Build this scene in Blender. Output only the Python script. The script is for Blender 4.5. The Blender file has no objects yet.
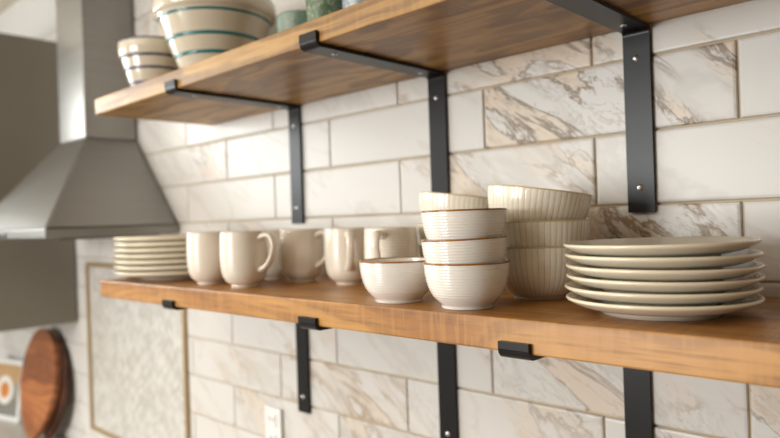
import bpy, bmesh, math, random
from math import sin, cos, pi, radians
from mathutils import Vector, Matrix, noise as mnoise

scene = bpy.context.scene
COL = scene.collection
random.seed(7)
Z0 = 1.85                      # height of tile course line 0 above the floor

# ------------------------------------------------------------------ materials
class NT:
    def __init__(self, name):
        self.m = bpy.data.materials.new(name); self.m.use_nodes = True
        self.t = self.m.node_tree; self.N = self.t.nodes; self.L = self.t.links
        self.b = self.N['Principled BSDF']
    def node(self, typ, **kw):
        n = self.N.new(typ)
        for k, v in kw.items(): setattr(n, k, v)
        return n
    def link(self, a, b): self.L.new(a, b)
    def val(self, sock, v):
        if isinstance(v, bpy.types.NodeSocket): self.link(v, sock)
        else: sock.default_value = v
    def math(self, op, a, b=0.0, clamp=False):
        n = self.node('ShaderNodeMath', operation=op, use_clamp=clamp)
        self.val(n.inputs[0], a); self.val(n.inputs[1], b); return n.outputs[0]
    def mix(self, fac, a, b, blend='MIX'):
        n = self.node('ShaderNodeMix', data_type='RGBA', blend_type=blend)
        self.val(n.inputs[0], fac); self.val(n.inputs[6], a); self.val(n.inputs[7], b); return n.outputs[2]
    def noise(self, vec, scale, detail=4, rough=.55, dist=0.0):
        n = self.node('ShaderNodeTexNoise'); self.val(n.inputs['Vector'], vec)
        n.inputs['Scale'].default_value = scale; n.inputs['Detail'].default_value = detail
        n.inputs['Roughness'].default_value = rough; n.inputs['Distortion'].default_value = dist
        return n.outputs[0]
    def ramp(self, fac, stops, interp='LINEAR'):
        n = self.node('ShaderNodeValToRGB'); self.val(n.inputs[0], fac); r = n.color_ramp; r.interpolation = interp
        while len(r.elements) < len(stops): r.elements.new(.5)
        for e, (p, c) in zip(r.elements, stops): e.position = p; e.color = c if len(c) == 4 else (*c, 1)
        return n.outputs[0]
    def maprange(self, v, a, b, c=0.0, d=1.0, smooth=True):
        n = self.node('ShaderNodeMapRange', interpolation_type='SMOOTHSTEP' if smooth else 'LINEAR')
        self.val(n.inputs[0], v)
        for i, x in enumerate((a, b, c, d)): n.inputs[i + 1].default_value = x
        return n.outputs[0]
    def objco(self): return self.node('ShaderNodeTexCoord').outputs['Object']
    def scale(self, vec, s, loc=(0, 0, 0), rot=(0, 0, 0)):
        n = self.node('ShaderNodeMapping'); self.link(vec, n.inputs[0])
        n.inputs['Scale'].default_value = s; n.inputs['Location'].default_value = loc; n.inputs['Rotation'].default_value = rot
        return n.outputs[0]
    def sep(self, vec):
        n = self.node('ShaderNodeSeparateXYZ'); self.link(vec, n.inputs[0]); return n.outputs
    def bump(self, h, strength, dist=.001):
        n = self.node('ShaderNodeBump'); self.link(h, n.inputs['Height'])
        n.inputs['Strength'].default_value = strength; n.inputs['Distance'].default_value = dist
        self.link(n.outputs[0], self.b.inputs['Normal'])
    def set(self, color=None, rough=None, metal=None, coat=None, spec=None, coat_rough=None):
        if color is not None:
            self.val(self.b.inputs['Base Color'], color if isinstance(color, bpy.types.NodeSocket) else (*color, 1))
        if rough is not None: self.val(self.b.inputs['Roughness'], rough)
        if metal is not None: self.b.inputs['Metallic'].default_value = metal
        if coat is not None: self.b.inputs['Coat Weight'].default_value = coat
        if coat_rough is not None: self.b.inputs['Coat Roughness'].default_value = coat_rough
        if spec is not None: self.b.inputs['Specular IOR Level'].default_value = spec
        return self.m

def srgb(r, g, b):
    f = lambda c: (c/255/12.92) if c/255 <= .04045 else ((c/255+.055)/1.055)**2.4
    return (f(r), f(g), f(b))

def plain(name, c, rough=.5, metal=0, coat=0, var=.06, vs=14, spec=.5, bump=0):
    n = NT(name); v = n.objco(); k = n.noise(v, vs)
    d = tuple(x*(1-var) for x in c)
    n.set(n.mix(k, (*d, 1), (*c, 1)), rough, metal, coat, spec)
    if bump: n.bump(n.noise(v, 180, 3), bump)
    return n.m

def wood(name, light, mid, dark, knot=1.0, seed=0.0, rough=.42, ring=.52, chat=.34):
    n = NT(name); co = n.objco()
    warp = n.noise(n.scale(co, (1.6, 5, 5), (seed, seed*.7, 0)), 1.0, 3)
    base = n.scale(co, (1.1, 9, 9), (seed, seed, seed))
    nw = n.node('ShaderNodeVectorMath', operation='ADD'); n.link(base, nw.inputs[0])
    cm = n.node('ShaderNodeCombineXYZ'); n.val(cm.inputs[1], n.math('MULTIPLY', warp, 2.6)); n.val(cm.inputs[2], n.math('MULTIPLY', warp, 2.6))
    n.link(cm.outputs[0], nw.inputs[1])
    big = n.noise(nw.outputs[0], 1.0, 5, .6, .3)
    fine = n.noise(n.scale(co, (7, 150, 150), (seed, 0, 0)), 1.0, 3, .6)
    rings = n.node('ShaderNodeTexWave', wave_type='BANDS', bands_direction='Z'); n.link(nw.outputs[0], rings.inputs[0])
    rings.inputs['Scale'].default_value = 1.1; rings.inputs['Distortion'].default_value = 5; rings.inputs['Detail'].default_value = 3
    rings.inputs['Detail Scale'].default_value = 1.0
    chatter = n.noise(n.scale(co, (160, 5, 14), (seed, 0, 0)), 1.0, 2)
    c = n.ramp(big, [(.28, dark), (.47, mid), (.66, light), (.85, mid)])
    c = n.mix(n.math('MULTIPLY', n.maprange(rings.outputs[1], .45, 1.0), ring), c, (*dark, 1))
    c = n.mix(n.math('MULTIPLY', n.maprange(fine, .5, .72), .45), c, (*dark, 1))
    c = n.mix(n.math('MULTIPLY', n.maprange(chatter, .46, .66), chat), c, (*light, 1))
    # knots
    vo = n.node('ShaderNodeTexVoronoi'); n.link(n.scale(co, (2.6, 7, 7), (seed*2.1+.3, .2, .1)), vo.inputs[0]); vo.inputs['Scale'].default_value = 1.0
    kn = n.math('MULTIPLY', n.maprange(vo.outputs[0], .10, .03), .75*knot)
    c = n.mix(kn, c, (dark[0]*.25, dark[1]*.2, dark[2]*.2, 1))
    n.set(c, n.math('ADD', n.math('MULTIPLY', fine, .2), rough-.1), 0, .12, .5, .35)
    n.bump(fine, .12)
    return n.m

M = {}
M['shelf_low'] = wood('oiled_pine', srgb(194, 142, 76), srgb(160, 107, 48), srgb(98, 59, 24), .8, 1.3, .40, .3)
M['shelf_up'] = wood('oiled_pine_upper', srgb(196, 156, 94), srgb(164, 121, 61), srgb(98, 65, 28), .5, 4.7, .42, .6, .12)
M['board'] = wood('acacia_board', srgb(186, 116, 64), srgb(150, 84, 42), srgb(92, 46, 22), .0, 7.7, .35)
M['board_dark'] = wood('walnut_board', srgb(110, 62, 36), srgb(84, 44, 25), srgb(48, 25, 14), .0, 9.1, .4)

def black_metal():
    n = NT('powder_coated_steel'); k = n.noise(n.objco(), 900, 2)
    n.set(n.mix(k, (.006, .006, .0065, 1), (.013, .013, .014, 1)), .33, 0, 0, .27); n.bump(k, .05, .0003); return n.m
M['black'] = black_metal()
M['screw'] = plain('zinc_screw', (.8, .8, .82), .38, 1.0)

def ceramic(name, c, c2, rough=.16, bump=None, speck=0.0, vs=30):
    n = NT(name); co = n.objco(); k = n.noise(co, vs, 4)
    col = n.mix(k, (*c, 1), (*c2, 1))
    if speck:
        s = n.maprange(n.noise(co, 420, 2), .70, .76)
        col = n.mix(n.math('MULTIPLY', s, speck), col, (*srgb(150, 118, 80), 1))
    n.set(col, rough, 0, .35, .5, .08)
    if bump: bump(n, co)
    return n.m

def theta_of(n, co):
    s = n.sep(co); return n.math('ARCTAN2', s[1], s[0]), s
def hob_bump(n, co):
    th, s = theta_of(n, co)
    a = n.math('SINE', n.math('MULTIPLY', th, 58)); b = n.math('SINE', n.math('MULTIPLY', s[2], 2*pi/.0042))
    body = n.maprange(s[2], .012, .02)
    n.bump(n.math('MULTIPLY', n.math('MULTIPLY', n.math('ADD', b, n.math('MULTIPLY', a, .4)), .5), body), .55, .0006)
def plate_bump(n, co):
    th, s = theta_of(n, co)
    r = n.math('SQRT', n.math('ADD', n.math('MULTIPLY', s[0], s[0]), n.math('MULTIPLY', s[1], s[1])))
    a = n.math('SINE', n.math('ADD', n.math('MULTIPLY', th, 100), n.math('MULTIPLY', r, 1000)))
    b = n.math('SINE', n.math('SUBTRACT', n.math('MULTIPLY', th, 100), n.math('MULTIPLY', r, 1000)))
    n.bump(n.math('MULTIPLY', n.math('MULTIPLY', a, b), n.maprange(r, .048, .062)), 1.0, .0010)
M['mug'] = ceramic('cream_dimpled_glaze', srgb(234, 225, 210), srgb(227, 216, 199), .2, hob_bump)
M['mug_plain'] = ceramic('cream_glaze', srgb(235, 226, 211), srgb(228, 217, 200), .18)
M['white'] = ceramic('white_ribbed_glaze', srgb(242, 238, 231), srgb(236, 230, 221), .14, None, .25)
M['brown_rim'] = ceramic('brown_rim_glaze', srgb(164, 110, 46), srgb(138, 88, 34), .2)
M['plate'] = ceramic('ivory_plate_glaze', srgb(240, 232, 214), srgb(234, 225, 205), .15)
M['plate_tex'] = ceramic('ivory_embossed_glaze', srgb(234, 226, 206), srgb(226, 214, 192), .18, plate_bump)
M['plate_rim'] = ceramic('straw_rim_glaze', srgb(240, 230, 204), srgb(235, 223, 195), .2)
def fluted():
    n = NT('ivory_fluted_glaze'); co = n.objco(); th, s = theta_of(n, co)
    g = n.math('COSINE', n.math('MULTIPLY', th, 56.0))
    groove = n.math('MULTIPLY', n.maprange(g, -.80, -1.0), n.math('ADD', n.noise(co, 60, 3), .2))
    k = n.noise(co, 30)
    col = n.mix(k, (*srgb(243, 237, 222), 1), (*srgb(237, 229, 211), 1))
    col = n.mix(n.math('MULTIPLY', groove, .75), col, (*srgb(192, 164, 112), 1))
    return n.set(col, .16, 0, .4, .5, .06)
M['flute'] = fluted()
M['tan_rim'] = ceramic('honey_rim_glaze', srgb(214, 192, 146), srgb(204, 178, 128), .2)
M['stoneware'] = ceramic('putty_stoneware', srgb(212, 202, 182), srgb(202, 190, 169), .14)
M['navy'] = ceramic('navy_band', srgb(24, 36, 92), srgb(18, 28, 78), .2)
M['teal'] = ceramic('teal_band', srgb(22, 116, 118), srgb(14, 98, 102), .2)
def speckled(name, c1, c2, c3):
    n = NT(name); co = n.objco()
    a = n.noise(co, 26, 4, .65, .6); b = n.noise(co, 240, 3)
    col = n.mix(n.maprange(a, .36, .62), (*c1, 1), (*c2, 1))
    col = n.mix(n.math('MULTIPLY', n.maprange(b, .54, .66), .8), col, (*c3, 1))
    n.set(col, .18, 0, .3); n.bump(b, .5, .0006); return n.m
M['green_cup'] = speckled('pale_green_glaze', srgb(104, 128, 114), srgb(122, 142, 128), srgb(150, 150, 130))
M['green_tumbler'] = speckled('mottled_green_glaze', srgb(62, 86, 62), srgb(98, 122, 96), srgb(172, 172, 144))
M['blue_cup'] = speckled('speckled_blue_grey_glaze', srgb(120, 132, 146), srgb(176, 182, 186), srgb(224, 224, 222))

def marble():
    n = NT('glazed_marble_tile')
    at = n.node('ShaderNodeAttribute', attribute_name='tile'); sp = n.node('ShaderNodeSeparateColor'); n.link(at.outputs[0], sp.inputs[0])
    R, G, B = sp.outputs[0], sp.outputs[1], sp.outputs[2]      # random offset, strength of veining, tone
    co = n.objco()
    off = n.node('ShaderNodeCombineXYZ'); n.val(off.inputs[1], n.math('MULTIPLY', R, 37.0)); n.val(off.inputs[0], n.math('MULTIPLY', R, 11.3)); n.val(off.inputs[2], n.math('MULTIPLY', R, 19.1))
    ad = n.node('ShaderNodeVectorMath', operation='ADD'); n.link(co, ad.inputs[0]); n.link(off.outputs[0], ad.inputs[1])
    v = n.scale(ad.outputs[0], (1.0, 1.0, 1.0), rot=(0, radians(-38), 0)); v = n.scale(v, (.30, .7, .85))
    zone = n.noise(v, 9, 3, .55, .4)
    n1 = n.noise(v, 13, 7, .62, .9)
    ridge = n.math('ABSOLUTE', n.math('SUBTRACT', n1, .5))
    vein = n.maprange(ridge, .034, .0)
    n2 = n.noise(v, 26, 6, .65, 1.2)
    vein2 = n.maprange(n.math('ABSOLUTE', n.math('SUBTRACT', n2, .5)), .022, .0)
    zm = n.maprange(n.math('ADD', zone, n.math('MULTIPLY', n.math('SUBTRACT', G, .5), .34)), .47, .62)
    base = n.mix(n.noise(ad.outputs[0], 6, 3), (*srgb(216, 213, 208), 1), (*srgb(206, 202, 196), 1))
    isl = n.math('MULTIPLY', n.maprange(n1, .485, .56), zm)
    blotch = n.mix(n.math('MULTIPLY', isl, n.math('ADD', .15, n.math('MULTIPLY', G, .6))), base, (*srgb(214, 190, 162), 1))
    dk = n.mix(B, (*srgb(166, 128, 84), 1), (*srgb(112, 100, 84), 1))
    c = n.mix(n.math('MULTIPLY', n.math('MULTIPLY', vein, zm), n.math('ADD', .25, n.math('MULTIPLY', G, .75))), blotch, dk)
    c = n.mix(n.math('MULTIPLY', n.math('MULTIPLY', vein2, zm), n.math('ADD', .06, n.math('MULTIPLY', G, .34))), c, (*srgb(120, 98, 72), 1))
    dark = n.math('MULTIPLY', n.maprange(n1, .60, .68), n.math('MULTIPLY', n.maprange(G, .6, .95), zm))
    c = n.mix(n.math('MULTIPLY', dark, .3), c, (*srgb(112, 92, 68), 1))
    faint = n.maprange(n.math('ABSOLUTE', n.math('SUBTRACT', n.noise(v, 5, 6, .6, .8), .5)), .03, 0)
    c = n.mix(n.math('MULTIPLY', faint, .22), c, (*srgb(170, 160, 146), 1))
    return n.set(c, .36, 0, 0, .38)
M['marble'] = marble()
M['grout'] = plain('sand_grout', srgb(200, 180, 150), .9, var=.15, vs=60)
M['trim'] = plain('brass_toned_pencil_trim', srgb(178, 152, 112), .3, .3)
def mosaic():
    n = NT('herringbone_mosaic'); co = n.objco(); s = n.sep(co)
    # chevron: z folded over x
    fx = n.math('PINGPONG', s[0], .022)
    t = n.math('ADD', s[2], fx)
    line = n.math('PINGPONG', t, .0065); rows = n.maprange(line, .0004, .0022)
    col = n.math('PINGPONG', s[0], .022); e1 = n.maprange(col, .0002, .001); e2 = n.maprange(n.math('SUBTRACT', .022, col), .0002, .001)
    mask = n.math('MULTIPLY', rows, n.math('MULTIPLY', e1, e2))
    k = n.noise(co, 8, 4)
    tile = n.mix(k, (*srgb(244, 242, 238), 1), (*srgb(228, 225, 218), 1))
    cell = n.node('ShaderNodeTexWhiteNoise', noise_dimensions='2D')
    cm = n.node('ShaderNodeCombineXYZ'); n.val(cm.inputs[0], n.math('FLOOR', n.math('DIVIDE', s[0], .022))); n.val(cm.inputs[1], n.math('FLOOR', n.math('DIVIDE', t, .013)))
    n.link(cm.outputs[0], cell.inputs[0])
    tile = n.mix(n.math('MULTIPLY', cell.outputs[0], .5), tile, (*srgb(160, 154, 146), 1))
    n.set(n.mix(mask, (*srgb(176, 168, 154), 1), tile), .2, 0, 0, .5)
    n.bump(n.math('ADD', mask, n.math('MULTIPLY', cell.outputs[0], .8)), .9, .002); return n.m
M['mosaic'] = mosaic()
def steel():
    n = NT('brushed_stainless_steel'); co = n.objco()
    k = n.noise(n.scale(co, (4, 4, 160)), 1, 3)
    n.set(n.mix(k, (.25, .24, .22, 1), (.31, .30, .28, 1)), n.math('ADD', .26, n.math('MULTIPLY', k, .1)), .75)
    n.bump(k, .05, .0003); return n.m
M['steel'] = steel()
M['steel_dark'] = plain('filter_mesh', (.18, .18, .18), .4, 1)
M['taupe'] = plain('taupe_cabinet_paint', srgb(132, 126, 114), .45, var=.04)
M['plaster'] = plain('wall_paint', srgb(182, 179, 172), .8, bump=.05)
M['greige'] = plain('greige_wall_paint', srgb(176, 169, 158), .8)
M['umber'] = plain('umber_wall_paint', srgb(96, 88, 78), .8)
M['ceil'] = plain('ceiling_paint', srgb(206, 194, 176), .9)
M['floorm'] = wood('oak_floor', srgb(170, 130, 90), srgb(140, 104, 70), srgb(100, 72, 48), 0, 2.2, .5)
M['counter'] = plain('stone_counter', srgb(186, 178, 166), .3, var=.15, vs=20)
M['outlet'] = plain('white_plastic', srgb(236, 234, 230), .3)
M['slot'] = plain('dark_slot', (.02, .02, .02), .6)
M['frame_w'] = plain('pale_frame_paint', srgb(214, 214, 212), .4)
M['frame_b'] = plain('blue_grey_edge', srgb(120, 134, 150), .4)
def art():
    n = NT('still_life_print'); co = n.objco(); s = n.sep(co)
    k = n.noise(co, 40, 4)
    c = n.mix(n.maprange(s[2], .13, .16), (*srgb(148, 146, 138), 1), (*srgb(186, 150, 108), 1))
    wv = n.math('SINE', n.math('ADD', n.math('MULTIPLY', s[2], 420), n.math('MULTIPLY', s[0], 300)))
    c = n.mix(n.math('MULTIPLY', n.maprange(wv, 0, .6), n.maprange(s[2], .09, .08)), c, (*srgb(84, 84, 80), 1))
    d = n.node('ShaderNodeVectorMath', operation='DISTANCE'); n.link(co, d.inputs[0]); d.inputs[1].default_value = (.02, -.006, .115)
    c = n.mix(n.maprange(d.outputs[1], .058, .052), c, (*srgb(226, 222, 214), 1))
    c = n.mix(n.maprange(d.outputs[1], .034, .028), c, (*srgb(204, 128, 58), 1))
    c = n.mix(n.math('MULTIPLY', k, .3), c, (*srgb(90, 80, 66), 1))
    return n.set(c, .25)
M['art'] = art()

# ------------------------------------------------------------------ builders
def link_mesh(name, bm, mat, parent=None, loc=(0, 0, 0), smooth=False, rot=(0, 0, 0)):
    me = bpy.data.meshes.new(name); bmesh.ops.recalc_face_normals(bm, faces=bm.faces); bm.to_mesh(me); bm.free()
    o = bpy.data.objects.new(name, me); COL.objects.link(o); o.location = loc; o.rotation_euler = rot
    me.materials.append(mat)
    if smooth:
        for p in me.polygons: p.use_smooth = True
    if parent: o.parent = parent
    return o
def tag(o, label=None, cat=None, group=None, kind=None):
    if label: o['label'] = label
    if cat: o['category'] = cat
    if group: o['group'] = group
    if kind: o['kind'] = kind
    return o
def thing(name, label, cat, loc, rotz=0, group=None):
    o = bpy.data.objects.new(name, None); COL.objects.link(o); o.location = loc; o.rotation_euler = (0, 0, rotz)
    o.empty_display_size = .05
    return tag(o, label, cat, group)
def box(bm, x0, x1, y0, y1, z0, z1, bev=0, seg=2):
    vs = [bm.verts.new((x, y, z)) for z in (z0, z1) for y in (y0, y1) for x in (x0, x1)]
    fs = [bm.faces.new([vs[i] for i in f]) for f in ((0, 2, 3, 1), (4, 5, 7, 6), (0, 1, 5, 4), (2, 6, 7, 3), (0, 4, 6, 2), (1, 3, 7, 5))]
    if bev:
        es = {e for f in fs for e in f.edges}
        bmesh.ops.bevel(bm, geom=list(es), offset=bev, segments=seg, affect='EDGES', profile=.5)
def lathe(bm, prof, seg=64, mod=None):
    """prof: list of (r, z); closed at the axis when r == 0. mod(theta, i, r) -> r"""
    rings = []
    for i, (r, z) in enumerate(prof):
        if r < 1e-6: rings.append([bm.verts.new((0, 0, z))])
        else:
            ring = []
            for k in range(seg):
                t = 2*pi*k/seg; rr = mod(t, i, r) if mod else r
                ring.append(bm.verts.new((rr*cos(t), rr*sin(t), z)))
            rings.append(ring)
    for a, b in zip(rings, rings[1:]):
        if len(a) == 1 and len(b) == 1: continue
        for k in range(seg):
            j = (k+1) % seg
            if len(a) == 1: bm.faces.new((a[0], b[k], b[j]))
            elif len(b) == 1: bm.faces.new((a[k], b[0], a[j]))
            else: bm.faces.new((a[k], b[k], b[j], a[j]))
def spline(pts, n):
    """Catmull-Rom through pts"""
    P = [pts[0]] + list(pts) + [pts[-1]]; out = []
    for i in range(1, len(P)-2):
        for k in range(n):
            t = k/n; p0, p1, p2, p3 = P[i-1:i+3]
            out.append(tuple(.5*((2*p1[j]) + (-p0[j]+p2[j])*t + (2*p0[j]-5*p1[j]+4*p2[j]-p3[j])*t*t + (-p0[j]+3*p1[j]-3*p2[j]+p3[j])*t**3) for j in range(len(p1))))
    out.append(tuple(pts[-1])); return out
def tube(bm, pts, rad, seg=12, flat=1.0, up=(0, 1, 0)):
    """swept tube in a plane with normal up; rad(i/n) -> radius"""
    up = Vector(up); rings = []; n = len(pts)
    for i, p in enumerate(pts):
        a = Vector(pts[max(i-1, 0)]); b = Vector(pts[min(i+1, n-1)]); t = (b-a).normalized(); s = up.cross(t).normalized()
        r = rad(i/(n-1))
        rings.append([bm.verts.new(Vector(p) + up*(r*flat*cos(2*pi*k/seg)) + s*(r*sin(2*pi*k/seg))) for k in range(seg)])
    for a, b in zip(rings, rings[1:]):
        for k in range(seg): bm.faces.new((a[k], a[(k+1) % seg], b[(k+1) % seg], b[k]))
    bm.faces.new(rings[0]); bm.faces.new(rings[-1][::-1])
def dup(root, loc, rot, label, group=None):
    r = root.copy(); COL.objects.link(r); r.location = loc; r.rotation_euler = rot; r['label'] = label
    if group: r['group'] = group
    for ch in list(root.children):
        c = ch.copy(); COL.objects.link(c); c.parent = r
        for g in ch.children:
            d = g.copy(); COL.objects.link(d); d.parent = c
    return r

# ------------------------------------------------------------------ room shell
XL, XR, CEIL = -3.25, 2.6, Z0+.712
YF = -4.0
bm = bmesh.new(); box(bm, XL-.1, XR+.1, YF-.1, .12, -.1, 0); tag(link_mesh('floor', bm, M['floorm']), kind='structure')
bm = bmesh.new(); box(bm, XL-.1, XR+.1, YF-.1, .12, CEIL, CEIL+.1); tag(link_mesh('ceiling', bm, M['ceil']), kind='structure')
# window opening in the left wall
WY0, WY1, WZ0, WZ1 = -2.6, -.62, 1.74, 2.40
bm = bmesh.new()
box(bm, XL-.12, XL, YF, WY0, 0, CEIL); box(bm, XL-.12, XL, WY1, 0.0, 0, CEIL)
box(bm, XL-.12, XL, WY0, WY1, 0, WZ0); box(bm, XL-.12, XL, WY0, WY1, WZ1, CEIL)
tag(link_mesh('wall_left', bm, M['plaster']), kind='structure')
bm = bmesh.new(); box(bm, XR, XR+.1, YF, .0, 0, CEIL); tag(link_mesh('wall_right', bm, M['umber']), kind='structure')
FX0, FX1 = -2.4, -.8  # unseen opening added in the front wall for the fill light
VZ0, VZ1 = .95, 2.35
bm = bmesh.new(); box(bm, XL-.1, FX0, YF-.1, YF, 0, CEIL); box(bm, FX1, XR+.1, YF-.1, YF, 0, CEIL); box(bm, FX0, FX1, YF-.1, YF, 0, VZ0); box(bm, FX0, FX1, YF-.1, YF, VZ1, CEIL)
tag(link_mesh('wall_front', bm, M['greige']), kind='structure')
bm = bmesh.new()
w = .06
for (a, b, c, d) in ((WY0, WY1, VZ0, VZ0+w), (WY0, WY1, VZ1-w, VZ1), (WY0, WY0+w, VZ0+w, VZ1-w), (WY1-w, WY1, VZ0+w, VZ1-w), ((WY0+WY1)/2-.03, (WY0+WY1)/2+.03, VZ0+w, VZ1-w)):
    box(bm, XL-.09, XL-.03, a, b, c, d)
tag(link_mesh('window_1', bm, M['outlet']), kind='structure')
bm = bmesh.new()
for (a, b, c, d) in ((FX0, FX1, VZ0, VZ0+w), (FX0, FX1, VZ1-w, VZ1), (FX0, FX0+w, VZ0+w, VZ1-w), (FX1-w, FX1, VZ0+w, VZ1-w), ((FX0+FX1)/2-.03, (FX0+FX1)/2+.03, VZ0+w, VZ1-w)):
    box(bm, a, b, YF-.08, YF-.03, c, d)
tag(link_mesh('fill_window', bm, M['outlet']), kind='structure')  # frame of the added window behind the camera, there for fill

# back wall: one slab with its glazed tiles laid in running bond
wall_bm = bmesh.new(); box(wall_bm, XL-.1, XR+.1, 0, .12, 0, CEIL)
wall = tag(link_mesh('wall_back', wall_bm, M['grout']), kind='structure')
wall.data.materials.append(M['marble']); wall.data.materials.append(M['plaster'])
me = wall.data
TL, TH, GR = .3785, .1, .0026
PX0, PX1, PZ0, PZ1 = -1.992, -1.352, -.872, -.318       # mosaic panel opening (with its trim)
STRONG = {  # (course, joint index of the tile's left end): veining strength, tone
    (0, -2): (.92, .75), (2, -2): (.95, .55), (-1, -3): (.75, .6), (-1, -1): (.62, .6), (1, -3): (.66, .35), (1, -1): (.05, .5), (0, 0): (.08, .5), (2, 0): (.05, .4),
    (0, -4): (.10, .4), (1, -5): (.28, .3), (1, -7): (.3, .4), (0, -6): (.2, .4), (0, -8): (.5, .7), (2, -4): (.2, .3), (-1, -5): (.2, .3), (2, -6): (.3, .4),
    (4, -2): (.64, .35), (4, 0): (.5, .95), (5, -3): (.55, .5), (5, -1): (.4, .7), (5, -5): (.62, .2), (4, -4): (.42, .2), (4, -6): (.25, .3), (5, -7): (.4, .5), (6, -4): (.5, .6), (6, -6): (.5, .4),
    (6, -2): (.5, .7), (6, -8): (.5, .3), (-1, 1): (.12, .5)}
SEED = {(0, -2): .137, (2, -2): .71, (-1, -3): .52, (1, -3): .33}
tb = bmesh.new(); tile_col = []
lay = tb.loops.layers.float_color.new('tile')
def add_tile(x0, x1, z0, z1, col):
    if x1-x0 < .006 or z1-z0 < .006: return
    d, b = -.0048, .0042
    o = [(x0, z0), (x1, z0), (x1, z1), (x0, z1)]
    i = [(x0+b, z0+b), (x1-b, z0+b), (x1-b, z1-b), (x0+b, z1-b)]
    m_ = [(x0+b*.3, z0+b*.3), (x1-b*.3, z0+b*.3), (x1-b*.3, z1-b*.3), (x0+b*.3, z1-b*.3)]
    V0 = [tb.verts.new((x, .002, Z0+z)) for x, z in o]; V1 = [tb.verts.new((x, d+.0028, Z0+z)) for x, z in o]
    V2 = [tb.verts.new((x, d+.0006, Z0+z)) for x, z in m_]; V3 = [tb.verts.new((x, d, Z0+z)) for x, z in i]
    fs = [tb.faces.new(V3)]
    for A, B in ((V0, V1), (V1, V2), (V2, V3)):
        for k in range(4): fs.append(tb.faces.new((A[k], A[(k+1) % 4], B[(k+1) % 4], B[k])))
    for f in fs:
        for l in f.loops: l[lay] = col
rnd = random.Random(3)
for j in range(-5, 10):
    zt, zb = -j*TH-GR/2, -(j+1)*TH+GR/2
    if zb < -.948: zb = -.948
    if zt < zb: continue
    for k in range(-18, 10):
        if (k - j) % 2: continue
        xa, xb = k*TL/2+GR/2, (k+2)*TL/2-GR/2
        s, tone = STRONG.get((j, k), (rnd.uniform(.1, .45), rnd.uniform(.1, .7)))
        col = (SEED.get((j, k), rnd.random()), s, tone, 1)
        xa, xb = max(xa, XL+.002), min(xb, 1.9)
        if xb <= xa: continue
        # cut around the mosaic panel
        if xb > PX0 and xa < PX1 and zt > PZ0 and zb < PZ1:
            add_tile(xa, min(xb, PX0-.002), zb, zt, col); add_tile(max(xa, PX1+.002), xb, zb, zt, col)
            cx0, cx1 = max(xa, PX0), min(xb, PX1)
            add_tile(cx0, cx1, max(zb, PZ1+.002), zt, col); add_tile(cx0, cx1, zb, min(zt, PZ0-.002), col)
        else: add_tile(xa, xb, zb, zt, col)
# painted plaster above the tiling
n0 = len(tb.faces)
box(tb, XL, XR, -.002, .001, Z0+.5, CEIL)
tb.faces.ensure_lookup_table()
for f in tb.faces[n0:]: f.material_index = 2
for f in tb.faces[:n0]: f.material_index = 1
tb.from_mesh(me)                       # join the wall slab into the tile mesh
bmesh.ops.recalc_face_normals(tb, faces=tb.faces)
tb.to_mesh(me); tb.free()

# mosaic panel behind the range, with its pencil trim
bm = bmesh.new(); box(bm, PX0+.014, PX1-.014, -.004, .001, PZ0+.014, PZ1-.014)
pan = link_mesh('trim_1', bm, M['mosaic'], loc=(0, 0, Z0)); tag(pan, kind='structure')
bm = bmesh.new()
for a, b, c, d in ((PX0, PX1, PZ1-.014, PZ1), (PX0, PX1, PZ0, PZ0+.014), (PX0, PX0+.014, PZ0+.014, PZ1-.014), (PX1-.014, PX1, PZ0+.014, PZ1-.014)):
    box(bm, a, b, -.013, .001, c, d, .004)
tag(link_mesh('trim_2', bm, M['trim'], loc=(0, 0, Z0)), kind='structure')

# ------------------------------------------------------------------ worktop and base units (below the picture but for one corner)
CT = Z0-.95
bm = bmesh.new(); box(bm, XL+.004, 1.9, -.62, -.008, CT-.035, CT, .004)
tag(link_mesh('countertop', bm, M['counter']), 'long pale stone kitchen worktop below the tiled wall', 'worktop')
bu = thing('base_cabinet', 'taupe base cabinet carrying the stone worktop', 'cabinet', (0, 0, 0))
bm = bmesh.new(); box(bm, XL+.01, 1.88, -.58, -.01, .002, CT-.0355); link_mesh('carcass', bm, M['taupe'], bu)
for i in range(8):
    x0 = XL+.02+i*.63
    bm = bmesh.new(); box(bm, x0, x0+.615, -.60, -.5805, .10, CT-.05, .002); d = link_mesh('door', bm, M['taupe'], bu)
    bm = bmesh.new(); box(bm, x0+.56, x0+.572, -.622, -.6005, .55, .70, .003); link_mesh('handle', bm, M['black'], d)

# ------------------------------------------------------------------ shelves
SU_B, SU_T = Z0+.041, Z0+.0755
SL_B, SL_T = Z0-.3521, Z0-.3166
DU, DL = .289, .308
WALLF = -.0058
def shelf(name, x0, x1, d, zb, zt, mat, label):
    bm = bmesh.new()
    L = x1-x0
    box(bm, 0, L, -d, WALLF, 0, zt-zb, .0022, 2)
    return tag(link_mesh(name, bm, mat, loc=(x0, 0, zb)), label, 'shelf')
shelf('wooden_shelf', -1.204, .80, DU, SU_B, SU_T, M['shelf_up'], 'upper thick pine shelf on black brackets, holding striped bowls')
shelf('wooden_shelf', -1.161, .80, DL, SL_B, SL_T, M['shelf_low'], 'lower thick pine shelf on black brackets, holding mugs, bowls and plates')

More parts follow.
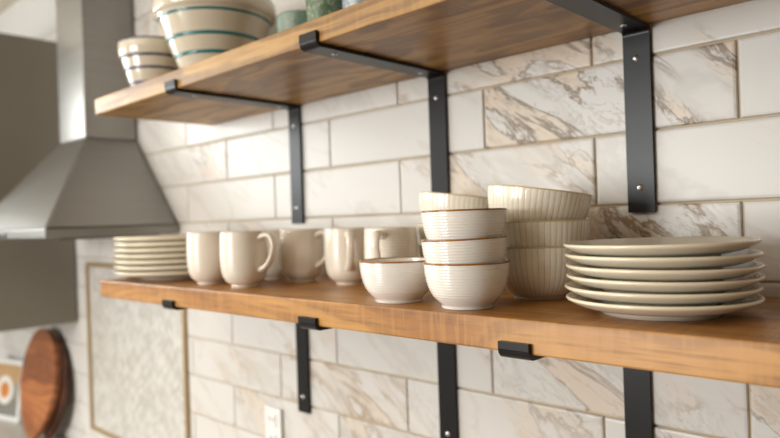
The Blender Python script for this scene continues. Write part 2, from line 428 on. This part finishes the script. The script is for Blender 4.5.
# ------------------------------------------------------------------ brackets: one bent flat bar, screws
def screw(parent, x, y, z, axis):
    bm = bmesh.new(); lathe(bm, [(0, .0022), (.0022, .0021), (.0042, .0012), (.0046, 0), (0, 0)], 20)
    # cross recess
    o = link_mesh('screw', bm, M['screw'], parent, (x, y, z), True)
    bm = bmesh.new(); box(bm, -.0022, .0022, -.0005, .0005, .0016, .0024); box(bm, -.0005, .0005, -.0022, .0022, .0016, .0024)
    link_mesh('cross_recess', bm, M['slot'], o)
    if axis == 'y': o.rotation_euler = (pi/2, 0, .3)
    else: o.rotation_euler = (pi, 0, .5)
def bracket(x, zund, depth, drop, lip, label, w=.0365, th=.0055):
    """x: left edge of bar; zund: underside of shelf"""
    t = thing('shelf_bracket', label, 'bracket', (x, 0, zund-drop), 0, 'black steel shelf brackets')
    H = drop
    def bar(profile, name):
        # profile is a list of (y,z) centre-line points swept as a flat strap of width w, thickness th
        bm = bmesh.new(); n = len(profile); outer, inner = [], []
        for i, p in enumerate(profile):
            a = Vector(profile[max(i-1, 0)]); b = Vector(profile[min(i+1, n-1)]); t_ = (b-a).normalized(); nn = Vector((-t_.y, t_.x))
            outer.append(Vector(p)+nn*th/2); inner.append(Vector(p)-nn*th/2)
        loop = outer+inner[::-1]
        A = [bm.verts.new((0, p.x, p.y)) for p in loop]; B = [bm.verts.new((w, p.x, p.y)) for p in loop]
        m = len(loop)
        for k in range(m): bm.faces.new((A[k], A[(k+1) % m], B[(k+1) % m], B[k]))
        for k in range(n-1):
            bm.faces.new((A[k], A[k+1], A[m-2-k], A[m-1-k])); bm.faces.new((B[k], B[m-1-k], B[m-2-k], B[k+1]))
        es = [e for e in bm.edges if len(e.link_faces) == 2 and e.calc_face_angle() > 1.2]
        bmesh.ops.bevel(bm, geom=es, offset=.0006, segments=1, affect='EDGES')
        return link_mesh(name, bm, M['black'], t)
    yw = WALLF-.0005-th/2; za = H-.0008-th/2; yf = -depth-.0008-th/2; R = .008; RL = .0075
    def arc(cx, cz, a0, a1, r, n=5): return [(cx+r*cos(a0+(a1-a0)*i/n), cz+r*sin(a0+(a1-a0)*i/n)) for i in range(n+1)]
    bar([(yw, 0), (yw, za-R)], 'wall_plate')
    bar(arc(yw-R, za-R, 0, pi/2, R) + arc(yf+RL, za+RL, 3*pi/2, pi, RL), 'arm')
    bar([(yf, za+RL), (yf, za+th/2+lip)], 'lip')
    ys = yw-th/2
    for zz in (.0335, H-.043): screw(t, w*.5, ys+.0002, zz, 'y')
    for yy in (-.05, -depth+.045): screw(t, w*.5, yy, za-th/2+.0002, 'z')
    return t
UX = (-.8806, -.4886, -.1402); LX = (-.8795, -.4873, -.155)
names = ['leftmost', 'middle', 'rightmost']
for x, nm, extra in zip(UX, names, ('under the striped bowls', 'under the green tumbler', 'on the boldly veined tile')):
    bracket(x, SU_B, DU, .252, .0165, f'black steel bracket of the upper shelf, {nm} of three, {extra}')
for x, nm, extra in zip(LX, names, ('beside the mosaic panel', 'under the mugs', 'between the bowls and the plates')):
    bracket(x, SL_B, DL, .262 if nm != 'rightmost' else .262, .0125, f'black steel bracket of the lower shelf, {nm} of three, {extra}')

# ------------------------------------------------------------------ crockery
KS = 1.04                      # overall size of the lower shelf's crockery
def onshelf(x, y, dz=0):
    return (CX+(x-CX)*KS, CY+(y-CY)*KS, SL_T+.0003+dz*KS)
def mug(label, x, y, ang, first=[]):
    loc = onshelf(x, y)
    if first: return dup(first[0], loc, (0, 0, ang), label)
    t = thing('mug', label, 'mug', loc, ang, 'cream mugs on the lower shelf'); t.scale = (KS,)*3
    out = spline([(.0215, 0), (.0222, .003), (.0228, .0048), (.029, .009), (.0350, .018), (.0381, .032), (.0392, .050), (.0390, .070), (.0383, .0895)], 6)
    inn = spline([(.0372, .0912), (.0358, .0895), (.0362, .060), (.035, .034), (.029, .016), (.015, .0095), (0, .009)], 6)
    bm = bmesh.new(); lathe(bm, [(0, .0015), (.018, .0015), (.019, 0)] + out + [(.0379, .0911)] + inn, 72); link_mesh('body', bm, M['mug'], t, smooth=True)
    bm = bmesh.new()
    pts = spline([(.0368, 0, .0800), (.046, 0, .0845), (.058, 0, .083), (.0650, 0, .072), (.0635, 0, .058), (.057, 0, .044), (.048, 0, .034), (.0365, 0, .0285)], 6)
    tube(bm, pts, lambda u: .0040+.0016*abs(2*u-1)**3, 14, 1.5); link_mesh('handle', bm, M['mug_plain'], t, smooth=True)
    first.append(t); return t
CX, CY = .2322, -.8827
def hdir(x, y, phi):
    dx, dy = CX-x, CY-y; l = math.hypot(dx, dy); dx /= l; dy /= l
    px, py = -dy, dx          # screen right
    vx, vy = cos(phi)*dx+sin(phi)*px, cos(phi)*dy+sin(phi)*py
    return math.atan2(vy, vx)
for lab, x, y, phi in (
    ('cream mug farthest left in the mug row, next to the left plate stack', -.7937, -.2652, 48),
    ('cream mug in front, second in the mug row, with its handle curving to the right', -.6858, -.2661, 46),
    ('cream mug mostly hidden behind the second mug of the row', -.759, -.1526, 62),
    ('cream mug standing alone mid row, its handle tucked behind the mug to its right', -.6628, -.1621, 47),
    ('cream mug with its handle pointing straight at the viewer, left of the last mug', -.5473, -.1582, 3),
    ('cream mug farthest right in the row, behind the single white bowl', -.4156, -.196, -19)):
    mug(lab, x, y, hdir(x, y, radians(phi)))

def ribbed_bowl(label, loc, rot, first=[]):
    if first: return dup(first[0], loc, rot, label)
    t = thing('bowl', label, 'bowl', loc, 0, 'white ribbed bowls with brown rims'); t.rotation_euler = rot; t.scale = (KS,)*3
    ctrl = [(.0302, .0045), (.0345, .0085), (.0395, .014), (.0431, .0205), (.0457, .028), (.0477, .037), (.0486, .0455), (.0490, .0512)]
    sp = spline(ctrl, 24); prof = []
    for r, z in sp:
        rib = 0
        if .011 < z < .0500: rib = .00026*(1-abs(sin(pi*(z-.011)/.0032))**.6*1.6)
        prof.append((r+rib, z))
    foot = [(0, .002), (.026, .002), (.0272, 0), (.0296, 0), (.0302, .0012), (.0300, .0045)]
    inn = spline([(.0472, .0512), (.0466, .045), (.0446, .034), (.0396, .022), (.031, .0125), (.016, .0075), (0, .0068)], 6)
    bm = bmesh.new(); lathe(bm, foot+prof+inn, 80); link_mesh('body', bm, M['white'], t, smooth=True)
    bm = bmesh.new(); lathe(bm, [(.0490, .0505), (.0494, .0509), (.0494, .0518), (.0486, .0525), (.0478, .0522), (.0472, .0512), (.0474, .0508)], 80)
    link_mesh('rim', bm, M['brown_rim'], t, smooth=True)['label'] = 'thin brown glazed rim'
    first.append(t); return t
# tilt helper: lean so that the screen-left side drops by a (radians)
def lean(x, y, a):
    dx, dy = CX-x, CY-y; l = math.hypot(dx, dy)
    ax = Vector((dx/l, dy/l, 0)); return Matrix.Rotation(a, 3, ax).to_euler()
BX, BY = -.2156, -.2832
ribbed_bowl('white ribbed brown-rimmed bowl at the bottom of the front stack of three', onshelf(BX, BY), lean(BX, BY, 0))
ribbed_bowl('white ribbed brown-rimmed bowl in the middle of the front stack of three', onshelf(BX-.0004, BY, .0269), lean(BX, BY, .030))
ribbed_bowl('white ribbed brown-rimmed bowl on top of the front stack of three', onshelf(BX-.0012, BY, .0589), lean(BX, BY, .004))
ribbed_bowl('single white ribbed brown-rimmed bowl standing by itself in front of the last mug', onshelf(-.3241, -.2811), (0, 0, 1.0))

def fluted_bowl(label, loc, rot, group, first=[]):
    if first: return dup(first[0], loc, rot, label, group)
    t = thing('bowl', label, 'bowl', loc, 0, group); t.rotation_euler = rot; t.scale = (KS,)*3
    out = spline([(.0320, .003), (.0400, .0080), (.0492, .0175), (.0553, .0280), (.0590, .040), (.0611, .052), (.0622, .0640)], 7)
    inn = spline([(.0596, .0648), (.0592, .061), (.0582, .050), (.0556, .037), (.0500, .0245), (.038, .0130), (.018, .008), (0, .0072)], 5)
    pr = [(r_*1.03, z_) for r_, z_ in [(0, .0015), (.028, .0015), (.0295, 0), (.0315, 0)] + out + inn]; n0, n1 = 4, 4+len(out)
    def mod(t_, i, r):
        if n0 <= i < n1-1:
            u = (i-n0)/(n1-n0); a = .00014*min(1, u*4)
            c = cos(56*t_); return r + a*(.35*c - 1.3*max(0, -c-.55)/.45)
        return r
    bm = bmesh.new(); lathe(bm, pr, 448, mod); link_mesh('body', bm, M['flute'], t, smooth=True)
    bm = bmesh.new(); lathe(bm, [(r_*1.03, z_) for r_, z_ in ((.0620, .0634), (.0626, .0640), (.0624, .0648), (.0612, .0653), (.0600, .0651), (.0595, .0642))], 96)
    link_mesh('rim', bm, M['tan_rim'], t, smooth=True)['label'] = 'honey-coloured glazed rim'
    first.append(t); return t
FX, FY = -.1893, -.1660
gb = 'ivory fluted bowls in the taller stack beside the plates'
fluted_bowl('ivory fluted bowl at the bottom of the stack beside the right-hand plates', onshelf(FX, FY), (0, 0, 0), gb)
fluted_bowl('ivory fluted bowl in the middle of the stack beside the right-hand plates', onshelf(FX, FY, .0305), (0, 0, .02), gb)
fluted_bowl('tilted ivory fluted bowl on top of the stack beside the right-hand plates', onshelf(FX-.0065, FY-.0025, .0692), lean(FX, FY, -.145), gb)
GX, GY = -.3580, -.104
gk = 'ivory fluted bowls in the stack behind the white bowls'
fluted_bowl('ivory fluted bowl at the bottom of the stack hidden behind the white ribbed bowls', onshelf(GX, GY), (0, 0, .4), gk)
fluted_bowl('ivory fluted bowl in the middle of the stack hidden behind the white ribbed bowls', onshelf(GX, GY, .0305), (0, 0, .45), gk)
fluted_bowl('tilted ivory fluted bowl on top of the stack hidden behind the white ribbed bowls', onshelf(GX-.004, GY-.003, .0700), lean(GX, GY, -.135), gk)

def make_plate(R, rf, hr, name_label, loc, rot, group):
    t = thing('plate', name_label, 'plate', loc, 0, group); t.rotation_euler = rot; t.scale = (KS,)*3
    s = R
    out = [(0, .0022), (rf-.005, .0022), (rf-.0035, 0), (rf, 0), (rf+.0012, .0042)] + spline([(rf+.003, .0050), (rf+(s-rf)*.35, .0058), (rf+(s-rf)*.62, .0082), (s-.0070, .0110), (s-.0026, .0134), (s-.0009, hr-.0030)], 6)
    lip = [(s-.0002, hr-.0024), (s, hr-.0008), (s-.0012, hr+.0002)]
    top = spline([(s-.003, hr-.0004), (s-(s-rf)*.35, hr-.0028), (rf+.006, .0112), (rf-.006, .0086), (rf*.5, .0074), (0, .0072)], 7)
    bm = bmesh.new(); lathe(bm, out + lip[:1], 120); link_mesh('base', bm, M['plate'], t, smooth=True)
    bm = bmesh.new(); lathe(bm, [lip[2]] + top, 120); link_mesh('well', bm, M['plate_tex'], t, smooth=True)['label'] = 'embossed upper face'
    bm = bmesh.new(); lathe(bm, [(s-.0007, hr-.0030), (s+.0001, hr-.0022), (s+.0003, hr-.0009), (s-.0012, hr+.0004), (s-.0026, hr-.0002)], 120)
    link_mesh('rim', bm, M['plate_rim'], t, smooth=True)['label'] = 'straw-yellow glazed rim'
    return t
PXX, PYY = -.0209, -.2203
ords = ['bottom', 'second from the bottom', 'third from the bottom', 'third from the top', 'second from the top', 'topmost']
P0 = None
for i in range(6):
    jx, jy = ((0, 0), (-.001, 0), (.0005, .001), (.0012, -.0005), (0, .0006), (-.001, 0))[i]
    a = (0, -.004, -.008, -.007, -.002, .010)[i]
    lab = f'ivory plate, {ords[i]} of the six-plate stack on the right'
    loc = onshelf(PXX+jx, PYY+jy, i*.0107+(0, 0, 0, 0, .0004, .0012)[i]); rot = lean(PXX, PYY, a)
    if P0 is None: P0 = make_plate(.0918, .0568, .0176, lab, loc, rot, 'ivory plates stacked on the right')
    else: dup(P0, loc, rot, lab)
ords = ['bottom', 'second from the bottom', 'third from the bottom', 'middle', 'third from the top', 'second from the top', 'topmost']
P1 = None
for i in range(7):
    lab = f'cream dinner plate, {ords[i]} of the seven-plate stack on the left'
    loc = onshelf(-1.0000+(0, .001, -.001, .0005, 0, .001, 0)[i], -.2058, i*.0112); rot = (0, 0, .3*i)
    if P1 is None: P1 = make_plate(.1300, .0810, .0186, lab, loc, rot, 'cream dinner plates stacked on the left')
    else: dup(P1, loc, rot, lab)

# striped mixing bowls on the upper shelf
def striped_bowl(label, x, y, R, H, zl, rl, rb, stripes, mat, catname, extra_rim=False):
    t = thing('mixing_bowl', label, 'bowl', (x, y, SU_T+.0003), 0, 'striped mixing bowls on the upper shelf')
    def rw(z): return rb+(rl-rb)*(z/zl)**.85
    wallp = [(rw(.004+(zl-.004)*i/24), .004+(zl-.004)*i/24) for i in range(25)]
    lipz = zl
    out = [(0, .002), (rb-.004, .002), (rb-.002, 0), (rb, 0)] + wallp + [(rl+.003, lipz+.002), (R-.0025, lipz+.005), (R-.0005, lipz+.010), (R, lipz+.018), (R, H-.003), (R-.001, H-.0005)]
    inn = [(R-.003, H), (R-.006, H-.002), (R-.008, lipz)] + [(max(rw(zl*(1-i/10))-.006, .004), .006+(zl-.006)*(1-i/10)) for i in range(1, 10)] + [(0, .007)]
    bm = bmesh.new(); lathe(bm, out+inn, 96); link_mesh('body', bm, M['stoneware'], t, smooth=True)
    for z, hh in stripes:
        bm = bmesh.new(); lathe(bm, [(rw(z-hh)+.0001, z-hh), (rw(z-hh)+.0005, z-hh+.0002), (rw(z+hh)+.0005, z+hh-.0002), (rw(z+hh)+.0001, z+hh)], 96)
        link_mesh('stripe', bm, mat, t, smooth=True)
    if extra_rim:
        bm = bmesh.new(); lathe(bm, [(R+.0002, H-.0035), (R+.0003, H-.001), (R-.001, H+.0004), (R-.003, H+.0004)], 96); link_mesh('rim', bm, mat, t, smooth=True)['label'] = 'navy painted rim'
    return t
striped_bowl('large putty-coloured mixing bowl with teal stripes on the upper shelf', -.9335, -.150, .1232, .166, .1315, .1130, .055, ((.1275, .0032), (.0855, .0032), (.0525, .0032)), M['teal'], 'bowl')
striped_bowl('smaller putty-coloured mixing bowl with navy stripes at the left end of the upper shelf', -1.160, -.166, .0800, .1290, .0945, .0745, .043, ((.0918, .0026), (.066, .0026), (.036, .0026)), M['navy'], 'bowl', True)

def tumbler(name, label, cat, x, y, r, h, rb, mat, group=None):
    t = thing(name, label, cat, (x, y, SU_T+.0003), 0)
    bm = bmesh.new()
    o = spline([(rb, 0), (rb+.002, .004), (rb+(r-rb)*.6, h*.25), (r-.0005, h*.6), (r, h-.002)], 7)
    i = spline([(r-.0025, h-.001), (r-.0035, h*.6), (rb*.9, h*.2), (0, .006)], 6)
    lathe(bm, [(0, .001), (rb-.003, .001)] + o + [(r-.001, h)] + i, 64); link_mesh('body', bm, mat, t, smooth=True)
    bm = bmesh.new(); lathe(bm, [(r+.0002, h-.003), (r+.0002, h-.0006), (r-.0012, h+.0006), (r-.0027, h-.0004)], 64); link_mesh('rim', bm, mat, t, smooth=True)
    return t
tumbler('cup', 'small pale green glazed cup between the teal-striped bowl and the green tumbler', 'cup', -.6590, -.150, .0435, .0765, .036, M['green_cup'])
tumbler('tumbler', 'mottled dark green glazed tumbler on the upper shelf', 'tumbler', -.5640, -.170, .0370, .1050, .030, M['green_tumbler'])
tumbler('tumbler', 'speckled blue-grey tumbler right of the green tumbler on the upper shelf', 'tumbler', -.4700, -.178, .0360, .0950, .030, M['blue_cup'])

# ------------------------------------------------------------------ range hood
HX0, HX1, HD = -1.990, -1.370, .342
HC = (HX0+HX1)/2
cx0, cx1, cd = -1.797, -1.594, .157
cx0, cx1 = HC-.092, HC+.092
cx0, cx1 = -1.785, -1.594
hood = thing('range_hood', 'stainless steel chimney range hood on the wall above the mosaic panel', 'range hood', (HC, 0, Z0-.228))
def W(x): return x-HC
zb0, zb1, zc = 0.0, .024, .272      # rel. to hood base
bm = bmesh.new(); box(bm, W(HX0), W(HX1), -HD, -.0085, zb0+.002, zb1, .0015); base = link_mesh('lower_rim', bm, M['steel'], hood)
for i, xx in enumerate((-.12, -.08, -.04, 0, .04)):
    bm = bmesh.new(); lathe(bm, [(0, .004), (.007, .004), (.009, .003), (.009, 0), (0, 0)], 20)
    o = link_mesh('button', bm, M['steel_dark'], base, (W(-1.70)+xx, -HD-.0002, .013), True, (pi/2, 0, 0))
bm = bmesh.new()
b_ = [(W(HX0), -.0085), (W(HX1), -.0085), (W(HX1), -HD), (W(HX0), -HD)]; t_ = [(W(cx0), -.0085), (W(cx1), -.0085), (W(cx1), -cd), (W(cx0), -cd)]
VB = [bm.verts.new((x, y, zb1+.0004)) for x, y in b_]; VT = [bm.verts.new((x, y, zc)) for x, y in t_]
bm.faces.new(VB); bm.faces.new(VT)
for k in range(4): bm.faces.new((VB[k], VB[(k+1) % 4], VT[(k+1) % 4], VT[k]))
bmesh.ops.bevel(bm, geom=[e for e in bm.edges], offset=.004, segments=3, affect='EDGES')
link_mesh('canopy', bm, M['steel'], hood)
bm = bmesh.new(); box(bm, W(cx0)+.002, W(cx1)-.002, -cd+.002, -.0085, zc+.0006, CEIL-(Z0-.228)-.002, .004, 3); link_mesh('chimney', bm, M['steel'], hood)
bm = bmesh.new(); box(bm, W(HX0)+.03, W(HX1)-.03, -HD+.04, -.05, -.004, .0018); link_mesh('grease_filter', bm, M['steel_dark'], hood)

# ------------------------------------------------------------------ taupe wall cabinet beyond the hood
KX0, KX1 = -2.98, -2.078
cab = thing('wall_cabinet', 'tall taupe wall cabinet beyond the range hood', 'cabinet', ((KX0+KX1)/2, 0, Z0-.523))
kw = (KX1-KX0)/2
bm = bmesh.new(); box(bm, -kw, kw, -.33, -.0085, 0, .953, .002); link_mesh('carcass', bm, M['taupe'], cab)
for s in (-1, 1):
    bm = bmesh.new(); box(bm, min(s*.002, s*(kw-.002)), max(s*.002, s*(kw-.002)), -.352, -.3305, .002, .951, .002); d = link_mesh('door', bm, M['taupe'], cab)
    bm = bmesh.new(); box(bm, s*.04-.005, s*.04+.005, -.376, -.3525, .05, .2, .003); link_mesh('handle', bm, M['black'], d)

# ------------------------------------------------------------------ wall socket
so = thing('wall_socket', 'white electrical outlet on the tiles under the lower shelf', 'outlet', (-.972, -.0068, Z0-.672))
bm = bmesh.new(); box(bm, -.030, .030, -.006, 0, -.050, .050, .003, 3); link_mesh('face_plate', bm, M['outlet'], so)
for zc_ in (.022, -.022):
    bm = bmesh.new(); box(bm, -.014, .014, -.0078, -.0062, zc_-.015, zc_+.015, .002); r_ = link_mesh('receptacle', bm, M['outlet'], so)
    for xx in (-.006, .006):
        bm = bmesh.new(); box(bm, xx-.0011, xx+.0011, -.0084, -.0079, zc_-.002, zc_+.007); link_mesh('slot', bm, M['slot'], r_)

# ------------------------------------------------------------------ boards and framed print on the worktop
def outline_board(name, label, loc, rot, w, h, hl, th, mat, tip=.25):
    t = thing(name, label, 'cutting board', loc, 0); t.rotation_euler = rot
    # outline in the xz plane: oval blade narrowing downward
    pts = []
    for k in range(64):
        a = 2*pi*k/64; x = cos(a)*w/2; z = sin(a)*h/2
        if z < 0: x *= 1-tip*(abs(z)/(h/2))**1.5
        pts.append((x, z+h/2+hl))
    bm = bmesh.new(); A = [bm.verts.new((x, -th/2, z)) for x, z in pts]; B = [bm.verts.new((x, th/2, z)) for x, z in pts]
    bm.faces.new(A); bm.faces.new(B[::-1])
    for k in range(64): bm.faces.new((A[k], B[k], B[(k+1) % 64], A[(k+1) % 64]))
    bmesh.ops.bevel(bm, geom=[e for e in bm.edges if len(e.link_faces) == 2 and e.calc_face_angle() > 1], offset=.004, segments=2, affect='EDGES')
    link_mesh('blade', bm, mat, t)
    bm = bmesh.new(); box(bm, -.019, .019, -th/2+.001, th/2-.001, 0, hl+.03, .006, 3); link_mesh('handle', bm, mat, t)
    return t
outline_board('cutting_board', 'oval acacia cutting board leaning against the wall at far left', (-2.285, -.098, CT+.004), (radians(-8.5), 0, radians(2)), .305, .385, .006, .018, M['board'], .26)
outline_board('cutting_board', 'dark walnut cutting board leaning behind the acacia board', (-2.245, -.060, CT+.004), (radians(-6), 0, 0), .25, .345, .012, .018, M['board_dark'])

pf = thing('picture_frame', 'small pale-framed food picture standing on the worktop at far left', 'picture', (-2.690, -.085, CT+.0005), 0); pf.rotation_euler = (radians(-8), 0, radians(14))
fw, fh = .27, .235
bm = bmesh.new()
for a, b, c, d in ((-fw/2, fw/2, 0, .018), (-fw/2, fw/2, fh-.018, fh), (-fw/2, -fw/2+.018, .018, fh-.018), (fw/2-.018, fw/2, .018, fh-.018)): box(bm, a, b, -.009, .009, c, d, .001)
link_mesh('frame', bm, M['frame_w'], pf)
bm = bmesh.new(); box(bm, -fw/2+.018, fw/2-.018, -.006, -.003, .018, fh-.018); link_mesh('picture', bm, M['art'], pf)
bm = bmesh.new(); box(bm, -fw/2+.018, fw/2-.018, -.0028, .007, .018, fh-.018); link_mesh('backing', bm, M['frame_b'], pf)

# ------------------------------------------------------------------ light: daylight through the left window, plus added fill from front and overhead
w = bpy.data.worlds.new('daylight'); scene.world = w; w.use_nodes = True
bg = w.node_tree.nodes['Background']; bg.inputs[0].default_value = (.80, .88, 1.0, 1); bg.inputs[1].default_value = 1.2
def area(name, loc, target, sx, sy, power, col):
    l = bpy.data.lights.new(name, 'AREA'); l.shape = 'RECTANGLE'; l.size = sx; l.size_y = sy; l.energy = power; l.color = col
    o = bpy.data.objects.new(name, l); COL.objects.link(o); o.location = loc
    o.rotation_euler = (Vector(target)-Vector(loc)).to_track_quat('-Z', 'Y').to_euler(); return o
area('window_light', (XL-.02, (WY0+WY1)/2, (WZ0+WZ1)/2), (0, (WY0+WY1)/2, (WZ0+WZ1)/2-.15), WY1-WY0-.12, WZ1-WZ0-.12, 24, (.97, 1.0, .98))
area('front_fill_light', ((FX0+FX1)/2, YF+.02, (VZ0+VZ1)/2), ((FX0+FX1)/2, 0, (VZ0+VZ1)/2-.1), FX1-FX0-.12, VZ1-VZ0-.12, 62, (.98, 1.0, .98))  # added soft fill from behind the camera, brightens the crockery
area('ceiling_fill', (-.9, -1.9, CEIL-.03), (-.9, -1.9, 0), 1.6, 1.6, 12, (1.0, .90, .76))  # added overhead panel raising the ambient light, no real fitting

# ------------------------------------------------------------------ camera
F, YAW, PITCH, ROLL = 648.4335, .75620401, .00195682, -.03287021
fwd = Vector((-sin(YAW)*cos(PITCH), cos(YAW)*cos(PITCH), sin(PITCH))); r = Vector((cos(YAW), sin(YAW), 0)); u = r.cross(fwd)
r2 = r*cos(ROLL)+u*sin(ROLL); u2 = -r*sin(ROLL)+u*cos(ROLL)
cd_ = bpy.data.cameras.new('camera'); cam = bpy.data.objects.new('camera', cd_); COL.objects.link(cam)
mw = Matrix.Identity(4)
for i in range(3): mw[i][0], mw[i][1], mw[i][2] = r2[i], u2[i], -fwd[i]
mw[0][3], mw[1][3], mw[2][3] = .232168, -.88273, Z0-.210267
cam.matrix_world = mw
cd_.sensor_width = 36; cd_.sensor_fit = 'HORIZONTAL'; cd_.lens = F/780*36; cd_.clip_start = .01
cd_.dof.use_dof = True; cd_.dof.focus_distance = .70; cd_.dof.aperture_fstop = 3.4
scene.camera = cam
vs = scene.view_settings; vs.view_transform = 'Standard'; vs.look = 'None'; vs.gamma = 1; vs.exposure = 0.75
try: vs.use_curve_mapping = False
except Exception: pass
